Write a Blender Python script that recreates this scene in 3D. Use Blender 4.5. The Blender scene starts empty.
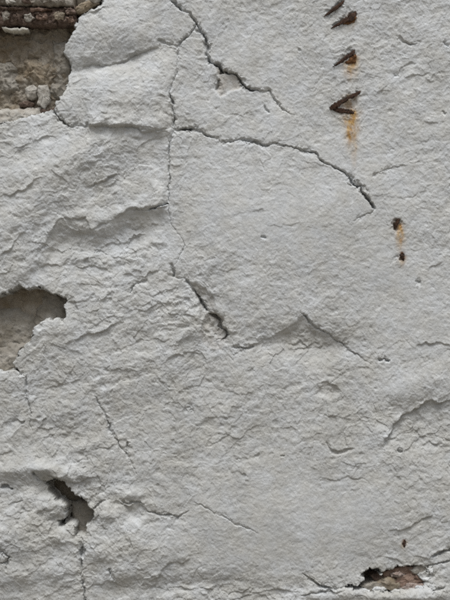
import bpy, math, random
import numpy as np
from mathutils import Vector

sc = bpy.context.scene
COL = sc.collection

# ---------------------------------------------------------------- camera, sky, sun, exposure
S = 0.002            # metres of wall per unit of the wall plan (plan: x to the right, y down, origin at the upper left corner)
ZC = 1.75            # height above the ground of the plan's middle
cam_d = bpy.data.cameras.new('camera')
cam = bpy.data.objects.new('camera', cam_d)
COL.objects.link(cam)
cam.location = (0.0, -2.3, ZC)
cam.rotation_euler = (math.radians(90), 0, 0)
cam_d.sensor_fit = 'VERTICAL'
cam_d.sensor_height = 24.0
cam_d.lens = 24.0 * 2.3 / (600 * S)
cam_d.clip_start = 0.05
cam_d.clip_end = 500
sc.camera = cam

SUN_EL, SUN_AZ = 66.0, -25.0      # high overcast sun, in front of the wall, a little to the left
world = bpy.data.worlds.new('World')
sc.world = world
world.use_nodes = True
wn = world.node_tree.nodes
wl = world.node_tree.links
wn.clear()
wo = wn.new('ShaderNodeOutputWorld')
bg = wn.new('ShaderNodeBackground')
sky = wn.new('ShaderNodeTexSky')
sky.sky_type = 'NISHITA'
sky.sun_disc = False
sky.sun_elevation = math.radians(SUN_EL)
sky.sun_rotation = math.radians(180 + SUN_AZ)
sky.air_density = 1.0
sky.dust_density = 6.0
sky.ozone_density = 1.0
hsv = wn.new('ShaderNodeHueSaturation')   # an overcast sky is nearly colourless
hsv.inputs['Saturation'].default_value = 0.16
bg.inputs['Strength'].default_value = 0.08
wl.new(sky.outputs[0], hsv.inputs['Color'])
wl.new(hsv.outputs[0], bg.inputs[0])
wl.new(bg.outputs[0], wo.inputs[0])

sun_d = bpy.data.lights.new('sun', 'SUN')
sun_d.energy = 1.5
sun_d.angle = math.radians(24)
sun_d.color = (1.0, 0.98, 0.955)
sun = bpy.data.objects.new('sun', sun_d)
COL.objects.link(sun)
sun.location = (-2, -4, 6)
az, el = math.radians(SUN_AZ), math.radians(SUN_EL)
to_sun = Vector((math.sin(az) * math.cos(el), -math.cos(az) * math.cos(el), math.sin(el)))
sun.rotation_euler = to_sun.to_track_quat('Z', 'Y').to_euler()

sc.view_settings.view_transform = 'Standard'
sc.view_settings.look = 'None'
sc.view_settings.exposure = 0.5
sc.view_settings.gamma = 1.0
sc.view_settings.use_curve_mapping = False
sc.render.engine = 'CYCLES'
sc.cycles.use_denoising = False
sc.cycles.max_bounces = 6
sc.cycles.pixel_filter_type = 'BLACKMAN_HARRIS'
sc.cycles.filter_width = 1.9


# ---------------------------------------------------------------- noise in numpy
def _h(ix, iy, seed):
    n = (ix.astype(np.int64) * 374761393 + iy.astype(np.int64) * 668265263 + seed * 1442695041) & 0xFFFFFFFF
    n = ((n ^ (n >> 13)) * 1274126177) & 0xFFFFFFFF
    n = ((n ^ (n >> 16)) * 2246822519) & 0xFFFFFFFF
    return ((n ^ (n >> 15)) & 0xFFFF).astype(np.float32) / 65535.0


def gnoise(x, y, seed=0):
    """gradient noise, about -1..1, feature size 1"""
    x0 = np.floor(x); y0 = np.floor(y)
    fx = (x - x0).astype(np.float32); fy = (y - y0).astype(np.float32)
    ix = x0.astype(np.int64); iy = y0.astype(np.int64)
    u = fx * fx * fx * (fx * (fx * 6 - 15) + 10)
    v = fy * fy * fy * (fy * (fy * 6 - 15) + 10)
    def g(dx, dy):
        a = _h(ix + dx, iy + dy, seed) * np.float32(2 * math.pi)
        return np.cos(a) * (fx - dx) + np.sin(a) * (fy - dy)
    a = g(0, 0); b = g(1, 0); c = g(0, 1); d = g(1, 1)
    return ((a + (b - a) * u) + ((c + (d - c) * u) - (a + (b - a) * u)) * v) * 1.5


def fbm(x, y, lam, octv, seed, gain=0.5):
    s = 0; a = 1.0
    for k in range(octv):
        s = s + a * gnoise(x / lam + 17.3 * k, y / lam - 9.1 * k, seed + k)
        lam *= 0.5; a *= gain
    return s


def ridged(x, y, lam, octv, seed, gain=0.5):
    s = 0; a = 1.0
    for k in range(octv):
        s = s + a * (1 - 2.2 * np.abs(gnoise(x / lam + 5.7 * k, y / lam + 3.3 * k, seed + k)))
        lam *= 0.5; a *= gain
    return s


def worley(x, y, lam, seed):
    """distance to nearest jittered point and that point's random value"""
    X = x / lam; Y = y / lam
    ix = np.floor(X).astype(np.int64); iy = np.floor(Y).astype(np.int64)
    best = np.full(X.shape, 9.0, np.float32); val = np.zeros(X.shape, np.float32)
    for dx in (-1, 0, 1):
        for dy in (-1, 0, 1):
            jx = _h(ix + dx, iy + dy, seed); jy = _h(ix + dx, iy + dy, seed + 7)
            d = np.sqrt((ix + dx + jx - X) ** 2 + (iy + dy + jy - Y) ** 2)
            m = d < best
            best = np.where(m, d, best)
            val = np.where(m, _h(ix + dx, iy + dy, seed + 13), val)
    return best, val


def sstep(a, b, x):
    t = np.clip((x - a) / (b - a), 0, 1)
    return t * t * (3 - 2 * t)


def poly_dist(pts, X, Y):
    """distance to a polyline, signed offset (positive on the upper or right side), arc position 0..1"""
    P = np.array(pts, np.float32)
    L = np.hypot(*(P[1:] - P[:-1]).T); T = np.concatenate([[0], np.cumsum(L)])
    best = np.full(X.shape, 1e9, np.float32); sg = np.ones(X.shape, np.float32); tt = np.zeros(X.shape, np.float32)
    for i in range(len(P) - 1):
        ax, ay = P[i]; bx, by = P[i + 1]
        dx, dy = bx - ax, by - ay
        l2 = dx * dx + dy * dy + 1e-9
        t = np.clip(((X - ax) * dx + (Y - ay) * dy) / l2, 0, 1)
        d = np.hypot(X - (ax + t * dx), Y - (ay + t * dy))
        m = d < best
        best = np.where(m, d, best)
        cr = dx * (Y - ay) - dy * (X - ax)
        sg = np.where(m, np.where(cr < 0, 1.0, -1.0), sg)
        tt = np.where(m, (T[i] + t * L[i]) / T[-1], tt)
    return best, sg, tt


def inside(poly, X, Y):
    r = np.zeros(X.shape, bool)
    n = len(poly)
    for i in range(n):
        x1, y1 = poly[i]; x2, y2 = poly[(i + 1) % n]
        if y1 == y2:
            continue
        c = (y1 > Y) != (y2 > Y)
        r ^= c & (X < (x2 - x1) * (Y - y1) / (y2 - y1) + x1)
    return r


# ---------------------------------------------------------------- materials
def new_mat(name):
    m = bpy.data.materials.new(name)
    m.use_nodes = True
    nt = m.node_tree
    return m, nt, nt.nodes['Principled BSDF']


def N(nt, kind, **kw):
    n = nt.nodes.new(kind)
    for k, v in kw.items():
        if k in n.inputs:
            n.inputs[k].default_value = v
        else:
            setattr(n, k, v)
    return n


def noise_ramp(nt, co, scale, lo, hi, detail=4, rough=0.55, p0=0.35, p1=0.65):
    n = N(nt, 'ShaderNodeTexNoise', Scale=scale, Detail=detail, Roughness=rough)
    nt.links.new(co, n.inputs['Vector'])
    r = nt.nodes.new('ShaderNodeValToRGB')
    r.color_ramp.elements[0].position = p0; r.color_ramp.elements[1].position = p1
    r.color_ramp.elements[0].color = (*lo, 1); r.color_ramp.elements[1].color = (*hi, 1)
    nt.links.new(n.outputs['Fac'], r.inputs[0])
    return r.outputs[0]


def mix(nt, a, b, fac, mode='MIX'):
    m = nt.nodes.new('ShaderNodeMix'); m.data_type = 'RGBA'; m.blend_type = mode
    for s, v in ((m.inputs[6], a), (m.inputs[7], b), (m.inputs[0], fac)):
        if isinstance(v, (int, float)):
            s.default_value = v
        elif isinstance(v, tuple):
            s.default_value = (*v, 1)
        else:
            nt.links.new(v, s)
    return m.outputs[2]


def attr(nt, name):
    a = nt.nodes.new('ShaderNodeAttribute'); a.attribute_name = name
    return a.outputs['Fac']


def bump(nt, bsdf, co, layers):
    prev = None
    for scale, dist, strength in layers:
        n = N(nt, 'ShaderNodeTexNoise', Scale=scale, Detail=5.0, Roughness=0.6)
        nt.links.new(co, n.inputs['Vector'])
        b = N(nt, 'ShaderNodeBump', Strength=strength, Distance=dist)
        nt.links.new(n.outputs['Fac'], b.inputs['Height'])
        if prev:
            nt.links.new(prev, b.inputs['Normal'])
        prev = b.outputs[0]
    nt.links.new(prev, bsdf.inputs['Normal'])


def coords(nt):
    return nt.nodes.new('ShaderNodeTexCoord').outputs['Object']


def simple_mat(name, lo, hi, scale, lo2, hi2, scale2, rough=0.95, bl=((300, .002, .6),), metal=0.0):
    m, nt, b = new_mat(name)
    co = coords(nt)
    a = noise_ramp(nt, co, scale, lo, hi)
    c = noise_ramp(nt, co, scale2, lo2, hi2, detail=6)
    nt.links.new(mix(nt, a, c, 0.5), b.inputs['Base Color'])
    b.inputs['Roughness'].default_value = rough
    b.inputs['Metallic'].default_value = metal
    b.inputs['Specular IOR Level'].default_value = 0.2
    bump(nt, b, co, bl)
    return m


# lime render: pale skin, sandier, darker undercoat tone on rough and flaked areas and more of it lower down, rust runs below the iron
M_PL, nt, b = new_mat('lime_render')
co = coords(nt)
skin = noise_ramp(nt, co, 5.0, (0.50, 0.515, 0.515), (0.57, 0.588, 0.595), detail=5)
speck = noise_ramp(nt, co, 90.0, (0.45, 0.463, 0.463), (0.63, 0.65, 0.66), detail=6, rough=0.65)
skin = mix(nt, skin, speck, 0.45)
under = mix(nt, noise_ramp(nt, co, 16.0, (0.395, 0.402, 0.393), (0.465, 0.472, 0.467), detail=5),
            noise_ramp(nt, co, 140.0, (0.33, 0.333, 0.318), (0.53, 0.54, 0.53), detail=6, rough=0.65), 0.5)
c = mix(nt, skin, under, attr(nt, 'undercoat'))
tint = noise_ramp(nt, co, 22.0, (1.01, 1.0, 0.98), (0.985, 1.0, 1.03), detail=3)
c = mix(nt, c, tint, 1.0, 'MULTIPLY')
grime = noise_ramp(nt, co, 7.5, (0.0, 0.0, 0.0), (1.0, 1.0, 1.0), detail=7, rough=0.62, p0=0.52, p1=0.70)
mp = N(nt, 'ShaderNodeMapping'); mp.inputs['Scale'].default_value = (1.0, 1.0, 0.22); nt.links.new(co, mp.inputs['Vector'])
streak = noise_ramp(nt, mp.outputs[0], 26.0, (0.0, 0.0, 0.0), (1.0, 1.0, 1.0), detail=5, rough=0.6, p0=0.50, p1=0.74)
c = mix(nt, c, (0.345, 0.34, 0.305), mix(nt, (0.0, 0.0, 0.0), grime, 0.42))
c = mix(nt, c, (0.36, 0.36, 0.335), mix(nt, (0.0, 0.0, 0.0), streak, 0.30))
wash = noise_ramp(nt, co, 11.0, (0.0, 0.0, 0.0), (1.0, 1.0, 1.0), detail=6, rough=0.6, p0=0.55, p1=0.68)
c = mix(nt, c, (0.62, 0.645, 0.665), mix(nt, (0.0, 0.0, 0.0), wash, 0.40))
mort = mix(nt, noise_ramp(nt, co, 30.0, (0.24, 0.205, 0.165), (0.37, 0.33, 0.275), detail=5), (0.30, 0.27, 0.23), 0.3)
c = mix(nt, c, mort, attr(nt, 'mortar'))
rustc = noise_ramp(nt, co, 120.0, (0.33, 0.18, 0.055), (0.47, 0.325, 0.145), detail=4)
c = mix(nt, c, rustc, attr(nt, 'rust'))
rust_dark = noise_ramp(nt, co, 160.0, (0.07, 0.035, 0.02), (0.17, 0.085, 0.045), detail=4)
c = mix(nt, c, rust_dark, attr(nt, 'scale_rust'))
nt.links.new(c, b.inputs['Base Color'])
b.inputs['Roughness'].default_value = 0.95
b.inputs['Specular IOR Level'].default_value = 0.15
bump(nt, b, co, ((700, .0008, .45),))

M_MORTAR = simple_mat('earth_mortar', (0.17, 0.145, 0.11), (0.30, 0.27, 0.22), 14, (0.15, 0.12, 0.085), (0.33, 0.30, 0.25), 60,
                      bl=((90, .004, .7), (400, .0012, .6)))
M_STONE = simple_mat('field_stone', (0.21, 0.195, 0.165), (0.31, 0.295, 0.265), 9, (0.19, 0.165, 0.125), (0.34, 0.325, 0.295), 45,
                     bl=((70, .004, .6), (350, .0012, .6)))
M_TAN = simple_mat('tan_stone', (0.245, 0.205, 0.15), (0.34, 0.30, 0.235), 14, (0.22, 0.17, 0.115), (0.37, 0.335, 0.28), 50,
                   bl=((80, .004, .7), (350, .0012, .6)))
M_BED = simple_mat('bedding_mortar', (0.15, 0.115, 0.075), (0.32, 0.295, 0.25), 11, (0.17, 0.125, 0.07), (0.36, 0.33, 0.285), 38,
                   bl=((80, .005, .8), (350, .0015, .7)))
M_PALE = simple_mat('pale_stone', (0.33, 0.315, 0.28), (0.45, 0.44, 0.41), 18, (0.29, 0.26, 0.22), (0.46, 0.45, 0.42), 80,
                    bl=((120, .003, .6), (450, .001, .6)))
M_TIMBER = simple_mat('rotten_timber', (0.075, 0.052, 0.04), (0.20, 0.155, 0.13), 30, (0.055, 0.036, 0.028), (0.23, 0.175, 0.145), 120,
                      bl=((120, .004, .8), (500, .001, .6)))
M_TIMBER_PALE = simple_mat('weathered_timber', (0.24, 0.215, 0.18), (0.38, 0.36, 0.32), 30, (0.12, 0.09, 0.07), (0.40, 0.38, 0.34), 70,
                           bl=((120, .004, .8), (500, .001, .6)))
M_BRICK = simple_mat('red_brick', (0.17, 0.10, 0.075), (0.29, 0.205, 0.165), 40, (0.13, 0.085, 0.065), (0.34, 0.27, 0.225), 130,
                     bl=((150, .003, .8), (600, .001, .6)))
M_IRON = simple_mat('rusted_iron', (0.022, 0.017, 0.015), (0.06, 0.036, 0.026), 90, (0.02, 0.015, 0.013), (0.10, 0.052, 0.032), 260,
                    rough=0.9, bl=((400, .002, .7), (1200, .0006, .6)))
M_RUST = simple_mat('flaking_rust', (0.10, 0.045, 0.022), (0.22, 0.11, 0.05), 110, (0.07, 0.035, 0.02), (0.26, 0.14, 0.065), 300,
                    bl=((500, .0015, .8),))
M_TANRUST = simple_mat('rust_stained_lime', (0.27, 0.20, 0.13), (0.40, 0.34, 0.26), 110, (0.22, 0.14, 0.08), (0.43, 0.38, 0.31), 260,
                       bl=((400, .002, .8),))
M_PINK = simple_mat('dusty_brick', (0.25, 0.19, 0.165), (0.36, 0.31, 0.285), 40, (0.20, 0.145, 0.12), (0.40, 0.36, 0.335), 130,
                    bl=((200, .003, .8), (600, .001, .6)))
M_LATH = simple_mat('bleached_wood', (0.52, 0.51, 0.45), (0.64, 0.63, 0.57), 40, (0.46, 0.45, 0.40), (0.66, 0.65, 0.60), 120,
                    bl=((300, .001, .5),))
M_GROUND = simple_mat('packed_earth', (0.14, 0.12, 0.09), (0.24, 0.21, 0.17), 0.8, (0.10, 0.09, 0.065), (0.26, 0.235, 0.20), 9,
                      bl=((20, .03, .6), (120, .006, .6)))


# ---------------------------------------------------------------- object helpers
def P(px, py, out=0.0):
    """plan position and millimetres proud of the wall plane -> world point"""
    return (float((px - 225) * S), float(-out * 0.001), float(ZC + (300 - py) * S))


def tag(o, label=None, cat=None, group=None, kind=None):
    for k, v in (('label', label), ('category', cat), ('group', group), ('kind', kind)):
        if v:
            o[k] = v
    return o


def mesh_obj(name, verts, faces, mat, parent=None, smooth=True):
    me = bpy.data.meshes.new(name)
    me.from_pydata([tuple(v) for v in verts], [], [tuple(f) for f in faces])
    me.materials.append(mat)
    if smooth:
        me.polygons.foreach_set('use_smooth', np.ones(len(me.polygons), bool))
    me.update()
    o = bpy.data.objects.new(name, me)
    COL.objects.link(o)
    if parent:
        o.parent = parent
    return o


# ---------------------------------------------------------------- ground
g = bpy.data.meshes.new('ground')
R_ = 150.0
g.from_pydata([(-R_, -R_, 0), (R_, -R_, 0), (R_, R_, 0), (-R_, R_, 0)], [], [(0, 1, 2, 3)])
g.materials.append(M_GROUND)
go = bpy.data.objects.new('ground', g)
COL.objects.link(go)
go['kind'] = 'structure'

# ---------------------------------------------------------------- the rendered wall
wall = bpy.data.objects.new('plaster_wall', None)
COL.objects.link(wall)
tag(wall, 'old cracked grey lime plaster wall with holes showing the masonry behind', 'wall', kind='thing')


def axis(lo, hi, end_lo, end_hi, step):
    mid = np.arange(lo, hi + step * .5, step)
    a = []; p = lo; s = step
    while p > end_lo:
        s = min(s * 1.07, 22.0); p -= s; a.append(p)
    c = []; p = mid[-1]; s = step
    while p < end_hi:
        s = min(s * 1.07, 22.0); p += s; c.append(p)
    return np.array(a[::-1] + list(mid) + c, np.float32)


ax = axis(-12, 462, -1250, 1700, 0.62)
ay = axis(-12, 612, -700, 1172, 0.62)
X, Y = np.meshgrid(ax, ay)
# crumbly edges: every feature is laid out on slightly warped coordinates
WX = X + 1.5 * gnoise(X / 11, Y / 11, 31) + 0.9 * gnoise(X / 4.6, Y / 4.6, 32) + 0.5 * gnoise(X / 2.2, Y / 2.2, 33)
WY = Y + 1.5 * gnoise(X / 11, Y / 11, 41) + 0.9 * gnoise(X / 4.6, Y / 4.6, 42) + 0.5 * gnoise(X / 2.2, Y / 2.2, 43)


LX = WX + 3.2 * gnoise(X / 17, Y / 17, 51) + 1.6 * gnoise(X / 7, Y / 7, 53)
LY = WY + 3.2 * gnoise(X / 17, Y / 17, 52) + 1.6 * gnoise(X / 7, Y / 7, 54)


def blob(cx, cy, rx, ry, rot=0.0):
    c, s = math.cos(math.radians(rot)), math.sin(math.radians(rot))
    u = ((X - cx) * c + (Y - cy) * s) / rx; v = (-(X - cx) * s + (Y - cy) * c) / ry
    return np.exp(-(u * u + v * v))


# how rough the surface is
rough = 0.62 + 0.22 * fbm(X, Y, 120, 2, 50)
for a in ((70, 180, 90, 70, .35), (90, 70, 60, 45, .15), (60, 420, 90, 90, .25), (190, 300, 40, 40, .35), (60, 520, 90, 70, .25),
          (150, 380, 90, 60, .25), (300, 345, 60, 25, .35), (420, 430, 45, 35, .3), (230, 590, 110, 18, .4), (410, 580, 60, 18, .5),
          (275, 220, 95, 75, -.36), (290, 70, 70, 60, -.2), (330, 530, 90, 40, -.42), (230, 520, 70, 50, -.2), (400, 300, 50, 60, -.2),
          (330, 250, 80, 60, -.15)):
    rough = rough + a[4] * blob(*a[:4])
rough = np.clip(rough, 0.16, 1.15)

# ---- generic relief, in millimetres
def chips(x, y, lam, seed):
    """broken facets: every cell of a warped cell pattern has its own height and tilt"""
    gx = x / lam; gy = y / lam
    ix = np.floor(gx).astype(np.int64); iy = np.floor(gy).astype(np.int64)
    best = np.full(gx.shape, 9.0, np.float32); out = np.zeros(gx.shape, np.float32)
    for dx in (-1, 0, 1):
        for dy in (-1, 0, 1):
            jx = _h(ix + dx, iy + dy, seed); jy = _h(ix + dx, iy + dy, seed + 7)
            ex = gx - (ix + dx + jx); ey = gy - (iy + dy + jy)
            d = ex * ex + ey * ey
            m = d < best
            best = np.where(m, d, best)
            a = _h(ix + dx, iy + dy, seed + 13) - .5; b_ = _h(ix + dx, iy + dy, seed + 17) - .5; c_ = _h(ix + dx, iy + dy, seed + 19) - .5
            out = np.where(m, c_ * .9 + a * 1.6 * ex + b_ * 1.6 * ey, out)
    return out


H = 5.0 * fbm(X, Y, 210, 3, 60)
rot = math.radians(-22)
QX = X + 6 * gnoise(X / 31, Y / 31, 71) + 2.5 * gnoise(X / 12, Y / 12, 73) + 1.0 * gnoise(X / 5, Y / 5, 75)
QY = Y + 6 * gnoise(X / 31, Y / 31, 72) + 2.5 * gnoise(X / 12, Y / 12, 74) + 1.0 * gnoise(X / 5, Y / 5, 76)
AX = (QX * math.cos(rot) + QY * math.sin(rot)) / 1.5
AY = -QX * math.sin(rot) + QY * math.cos(rot)
H += np.clip(rough - .3, 0, 1) * 5.0 * fbm(X, Y, 62, 2, 59)
H += rough * 2.3 * fbm(AX, AY, 34, 3, 61, .55)
H += rough * 1.0 * ridged(AX, AY, 17, 2, 64) * (.5 + .5 * gnoise(X / 50, Y / 50, 65))
flake = sstep(.40, .66, fbm(X, Y, 52, 3, 95) * .5 + .5) * np.clip(rough, .25, 1)
flake2 = sstep(.44, .62, fbm(X, Y, 40, 3, 96) * .5 + .5) * np.clip(rough, .25, 1)
H += (.25 + .75 * flake) * rough * 2.3 * chips(AX, AY, 15, 81)
H += (.30 + .70 * flake2) * (.25 + .75 * rough) * 1.5 * chips(AX, AY, 7.5, 82)
H += (.3 + .7 * rough) * .75 * chips(QX, QY, 3.8, 83)
H += (.3 + .7 * rough) * 0.85 * fbm(X, Y, 6.5, 3, 66, .62)
H += .34 * chips(X, Y, 1.9, 84) * (.5 + .5 * rough)      # sand grain
under = np.clip(0.5 * (rough - .3) + 0.35 * flake + .28 * fbm(X, Y, 30, 4, 97) + .55 * sstep(280, 420, Y + 40 * gnoise(X / 90, Y / 90, 98)) - .1, 0, 1)  # follows roughness and flakes, and also increases towards the lower wall
# little pits
wd, wv = worley(WX, WY, 13, 110)
pit = (wv > .80) * sstep(.24, .05, wd * (1 + .5 * gnoise(X / 3, Y / 3, 111)))
H -= rough * 1.8 * pit
wd, wv = worley(WX, WY, 31, 120)
pit = (wv > .72) * sstep(.13, .04, wd)
H -= 2.2 * pit * np.clip(rough, .3, 1)

CELL = worley(WX, WY, 5.0, 131)[1]
CELL2 = worley(WX, WY, 2.6, 132)[1]
mortar = np.zeros_like(X)
rust = np.zeros_like(X)
scale_rust = np.zeros_like(X)


def window(pts, pad):
    p = np.array(pts)
    j0 = max(0, np.searchsorted(ax, p[:, 0].min() - pad) - 1); j1 = np.searchsorted(ax, p[:, 0].max() + pad) + 1
    i0 = max(0, np.searchsorted(ay, p[:, 1].min() - pad) - 1); i1 = np.searchsorted(ay, p[:, 1].max() + pad) + 1
    return (slice(i0, i1), slice(j0, j1))


def taper(t, a=.12, b=.12):
    r = np.ones_like(t)
    if a: r = np.minimum(r, t / a)
    if b: r = np.minimum(r, (1 - t) / b)
    return np.clip(r, 0, 1)


def crack(pts, w, depth, ta=.12, tb=.12, lift=0.0, fade=14.0):
    """open crack of half width w; lift raises the upper/right lip (negative: the other lip)"""
    W = window(pts, fade * 3 + 6)
    d, sg, t = poly_dist(pts, WX[W], WY[W])
    tp = taper(t, ta, tb)
    gn = gnoise(X[W] / 9, Y[W] / 9, 7) + .6 * gnoise(X[W] / 3.5, Y[W] / 3.5, 9)
    ww = .62 * w * (.4 + .6 * tp) * (1 + .9 * gn)
    ww = np.maximum(ww, .12)
    depth = depth * np.clip(.8 + 1.0 * gnoise(X[W] / 15, Y[W] / 15, 8), .12, 1.25)
    H[W] -= depth * tp ** .6 * sstep(ww + .5, np.maximum(ww - .5, 0), d)
    # brittle edge: whole grains and flakes have dropped out along the crack
    reach = w * (.9 + 1.8 * gnoise(X[W] / 21, Y[W] / 21, 10)) + .2
    H[W] -= tp * min(depth.max() * .35, 2.4) * (CELL[W] > .5) * CELL[W] * sstep(reach + 1.2, reach, d)
    H[W] -= tp * min(depth.max() * .22, 1.5) * (CELL2[W] > .55) * sstep(reach * 1.8 + 2, reach * 1.2, d)
    if lift:
        side = np.where(sg * np.sign(lift) > 0, 1.0, 0.0)
        H[W] += .7 * abs(lift) * side * tp * np.exp(-d / (fade * 1.8))


def ledge(pts, h, fade=16, ta=.2, tb=.2, groove=0.0, down=False, back=6):
    """broken edge: the upper (left-to-right polyline) side stands h mm proud and runs out over fade, the lower side is hollowed"""
    W = window(pts, fade * 3)
    d, sg, t = poly_dist(pts, LX[W], LY[W])
    tp = taper(t, ta, tb) * np.clip(.75 + .8 * gnoise(X[W] / 13, Y[W] / 13, 57), .15, 1.4)
    h = h * (1.25 if fade > 8 else .85); groove = groove * .6
    s = d * sg * (-1 if down else 1)
    up = sstep(-.9, .6, s)
    H[W] += tp * h * (.6 * up * np.exp(-np.abs(s) / fade) - .5 * (1 - up) * np.exp(-np.abs(s) / back))
    if groove:
        H[W] -= tp * groove * np.exp(-(s / 1.3) ** 2)


def hollow(poly, depth, soft=3.0, mort=0.0, edge=0.5, bottom=0.0):
    """sunken patch where the render has come away"""
    W = window(poly, 30)
    d, _, _ = poly_dist(poly + [poly[0]], WX[W], WY[W])
    ins = inside(poly, WX[W], WY[W])
    s = np.where(ins, d, -d)
    m = sstep(-edge, soft, s)
    if bottom:
        yy = np.array(poly)[:, 1]
        m = m * (1 - bottom * sstep(yy.min() + .35 * (yy.max() - yy.min()), yy.max(), WY[W]))
    H[W] -= depth * m
    if mort:
        mortar[W] = np.maximum(mortar[W], mort * sstep(-.5, 2.5, s) * np.clip(.75 + .6 * fbm(X[W], Y[W], 8, 2, 140), 0, 1))


def bulge(cx, cy, rx, ry, h, rot=0):
    global H
    H += 2.2 * h * blob(cx, cy, rx, ry, rot)


# ---- large forms
bulge(120, 25, 50, 30, 7, -8)          # upper block, upper cushion
bulge(125, 92, 48, 25, 8, -10)         # upper block, lower cushion
bulge(110, 62, 60, 8, -3, -14)
bulge(70, 160, 80, 26, 7, -24)         # diagonal swelling below the recess
bulge(30, 210, 50, 16, 4, -30)
bulge(125, 240, 42, 20, -5, -20)       # scooped hollow left of the long crack
bulge(70, 245, 24, 20, -2.5, 0)
bulge(45, 330, 30, 30, 2, 0)
bulge(280, 230, 90, 80, 5, 0)          # smooth plate
bulge(300, 345, 55, 15, -5, 0)
bulge(30, 470, 40, 14, 5, 0)
bulge(20, 540, 45, 35, 7, 0)
bulge(110, 545, 30, 30, 5, 0)
bulge(160, 545, 25, 20, 3, 0)
for a in ((45, 468, 13, 5, 3.5), (75, 474, 14, 6, 2.5), (48, 505, 16, 11, 4), (30, 498, 12, 9, 2), (105, 512, 12, 9, 3.5), (62, 536, 13, 9, 3), (100, 552, 13, 10, 2.5),
          (20, 575, 18, 10, 3), (55, 572, 16, 10, 2.5), (135, 515, 12, 7, -2), (120, 575, 16, 10, 2.5), (130, 494, 14, 5, 2.5), (12, 470, 14, 8, 2)):
    bulge(*a)
bulge(420, 425, 32, 20, -5, -12)
bulge(415, 385, 40, 14, 3, -20)
bulge(320, 520, 90, 40, 3, 0)
bulge(405, 595, 60, 9, 7, 0)
bulge(190, 585, 60, 10, -3, 0)


def brow(pts, h, run, back, ta=.15, tb=.08):
    """broad overhanging swelling: stands h mm proud above the line, its underside falls away over run"""
    W = window(pts, back * 2.2 + run)
    d, sg, t = poly_dist(pts, LX[W], LY[W])
    s_ = d * sg
    rn = run * (1 + .5 * gnoise(X[W] / 24, Y[W] / 24, 58))
    H[W] += taper(t, ta, tb) * h * sstep(-rn, 1.5, s_) * np.exp(-np.maximum(s_, 0) / back) * np.exp(-np.maximum(-s_ - rn, 0) / 20)


brow([(8, 292), (22, 272), (38, 250), (52, 230), (68, 219), (84, 222), (98, 229), (112, 221), (128, 214), (148, 208), (170, 203)], 11, 15, 45, .2, .06)
brow([(60, 262), (80, 258), (104, 262), (128, 255), (150, 246), (168, 240)], 5, 9, 16)
brow([(85, 124), (110, 122), (135, 126), (172, 130)], 7, 12, 26, .1, .1)
# ---- long cracks
CR_A = [(172, -30), (172, 0), (180, 8), (190, 13), (196, 22), (198, 28), (206, 38), (208, 45), (207, 55), (210, 62), (218, 66), (227, 71),
        (236, 74), (241, 80), (246, 88), (255, 91), (270, 92), (274, 99), (279, 107), (287, 112), (300, 116)]
CR_B = [(197, 23), (190, 35), (181, 42), (178, 55), (177, 70), (173, 85), (169, 93), (172, 102), (174, 115), (174, 127)]
CR_C = [(172, 128), (183, 130), (194, 128), (205, 134), (215, 139), (225, 143), (237, 140), (250, 141), (265, 146), (275, 143), (287, 147),
        (300, 150), (315, 153), (325, 163), (340, 170), (350, 176), (352, 184), (360, 187), (365, 195), (370, 203), (375, 208)]
CR_D = [(175, 128), (171, 140), (169, 150), (169, 165), (170, 175), (169, 190), (168, 203)]
CR_E = [(168, 203), (169, 215), (172, 226), (180, 235), (184, 245), (179, 258), (173, 268), (174, 277), (184, 278), (192, 286), (198, 296),
        (203, 305), (208, 312), (218, 316), (222, 325), (226, 329), (227, 336), (223, 342), (232, 348)]
CR_F = [(53, 110), (60, 120), (70, 126), (85, 126), (110, 127), (130, 128), (150, 132), (172, 128)]
crack(CR_A, 1.0, 7, .02, .25, lift=1.6)
crack([(196, 22), (198, 28), (206, 38), (208, 45), (207, 55), (210, 62), (218, 66)], .9, 6)
crack([(214, 64), (219, 66), (223, 71), (220, 74)], 2.4, 16, .1, .2)
crack([(219, 78), (218, 84), (217, 90)], 1.9, 12)
crack([(224, 70), (236, 74), (241, 80), (246, 88), (255, 91), (270, 92)], 1.1, 9, .1, .3, lift=2.5, fade=10)
hollow([(213, 65), (228, 70), (240, 78), (243, 88), (231, 92), (220, 98), (215, 90), (218, 78)], 5, 3, .55)
crack([(274, 98), (282, 110), (290, 114)], .7, 2)
crack([(264, 104), (267, 110), (270, 112)], 1.0, 4)
crack(CR_B, .6, 2.6, .1, .05, lift=-1.2)
crack([(197, 23), (190, 35), (182, 42)], .8, 4)
crack([(170, 93), (172, 102), (174, 115), (174, 127)], 1.2, 9, .1, .05)
crack([(158, 40), (168, 44), (177, 46), (184, 40)], 1.2, 4)
crack([(172, 130), (183, 130), (194, 127)], 1.7, 11, .2, .2)
crack(CR_C, .95, 7.5, .05, .05, lift=1.6, fade=12)
crack([(350, 176), (352, 184), (360, 187), (365, 195), (370, 203), (376, 209)], 1.7, 12, .1, .1)
crack([(376, 209), (365, 215), (352, 222)], .6, 2, .05, .5, lift=-1.6, fade=9)
crack([(371, 177), (380, 173), (388, 168), (400, 167), (409, 165)], .8, 3, .1, .4)
ledge([(371, 178), (380, 173), (388, 168), (400, 167), (409, 165)], 2.5, 8)
ledge([(395, 198), (408, 196), (416, 191), (420, 187)], 2.2, 8, groove=1)
crack(CR_D, .6, 4, .05, .05, lift=2.4, fade=14)
crack([(143, 212), (152, 208), (160, 206), (168, 203)], 1.5, 9, .3, .02)
crack(CR_E, .5, 2.2, .05, .1)
crack([(172, 262), (173, 270), (174, 277)], 1.5, 8)
crack([(186, 279), (192, 286), (198, 296), (203, 305), (207, 311)], 1.5, 9, .1, .1)
crack([(200, 299), (204, 306), (207, 312)], 1.5, 8)
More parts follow.
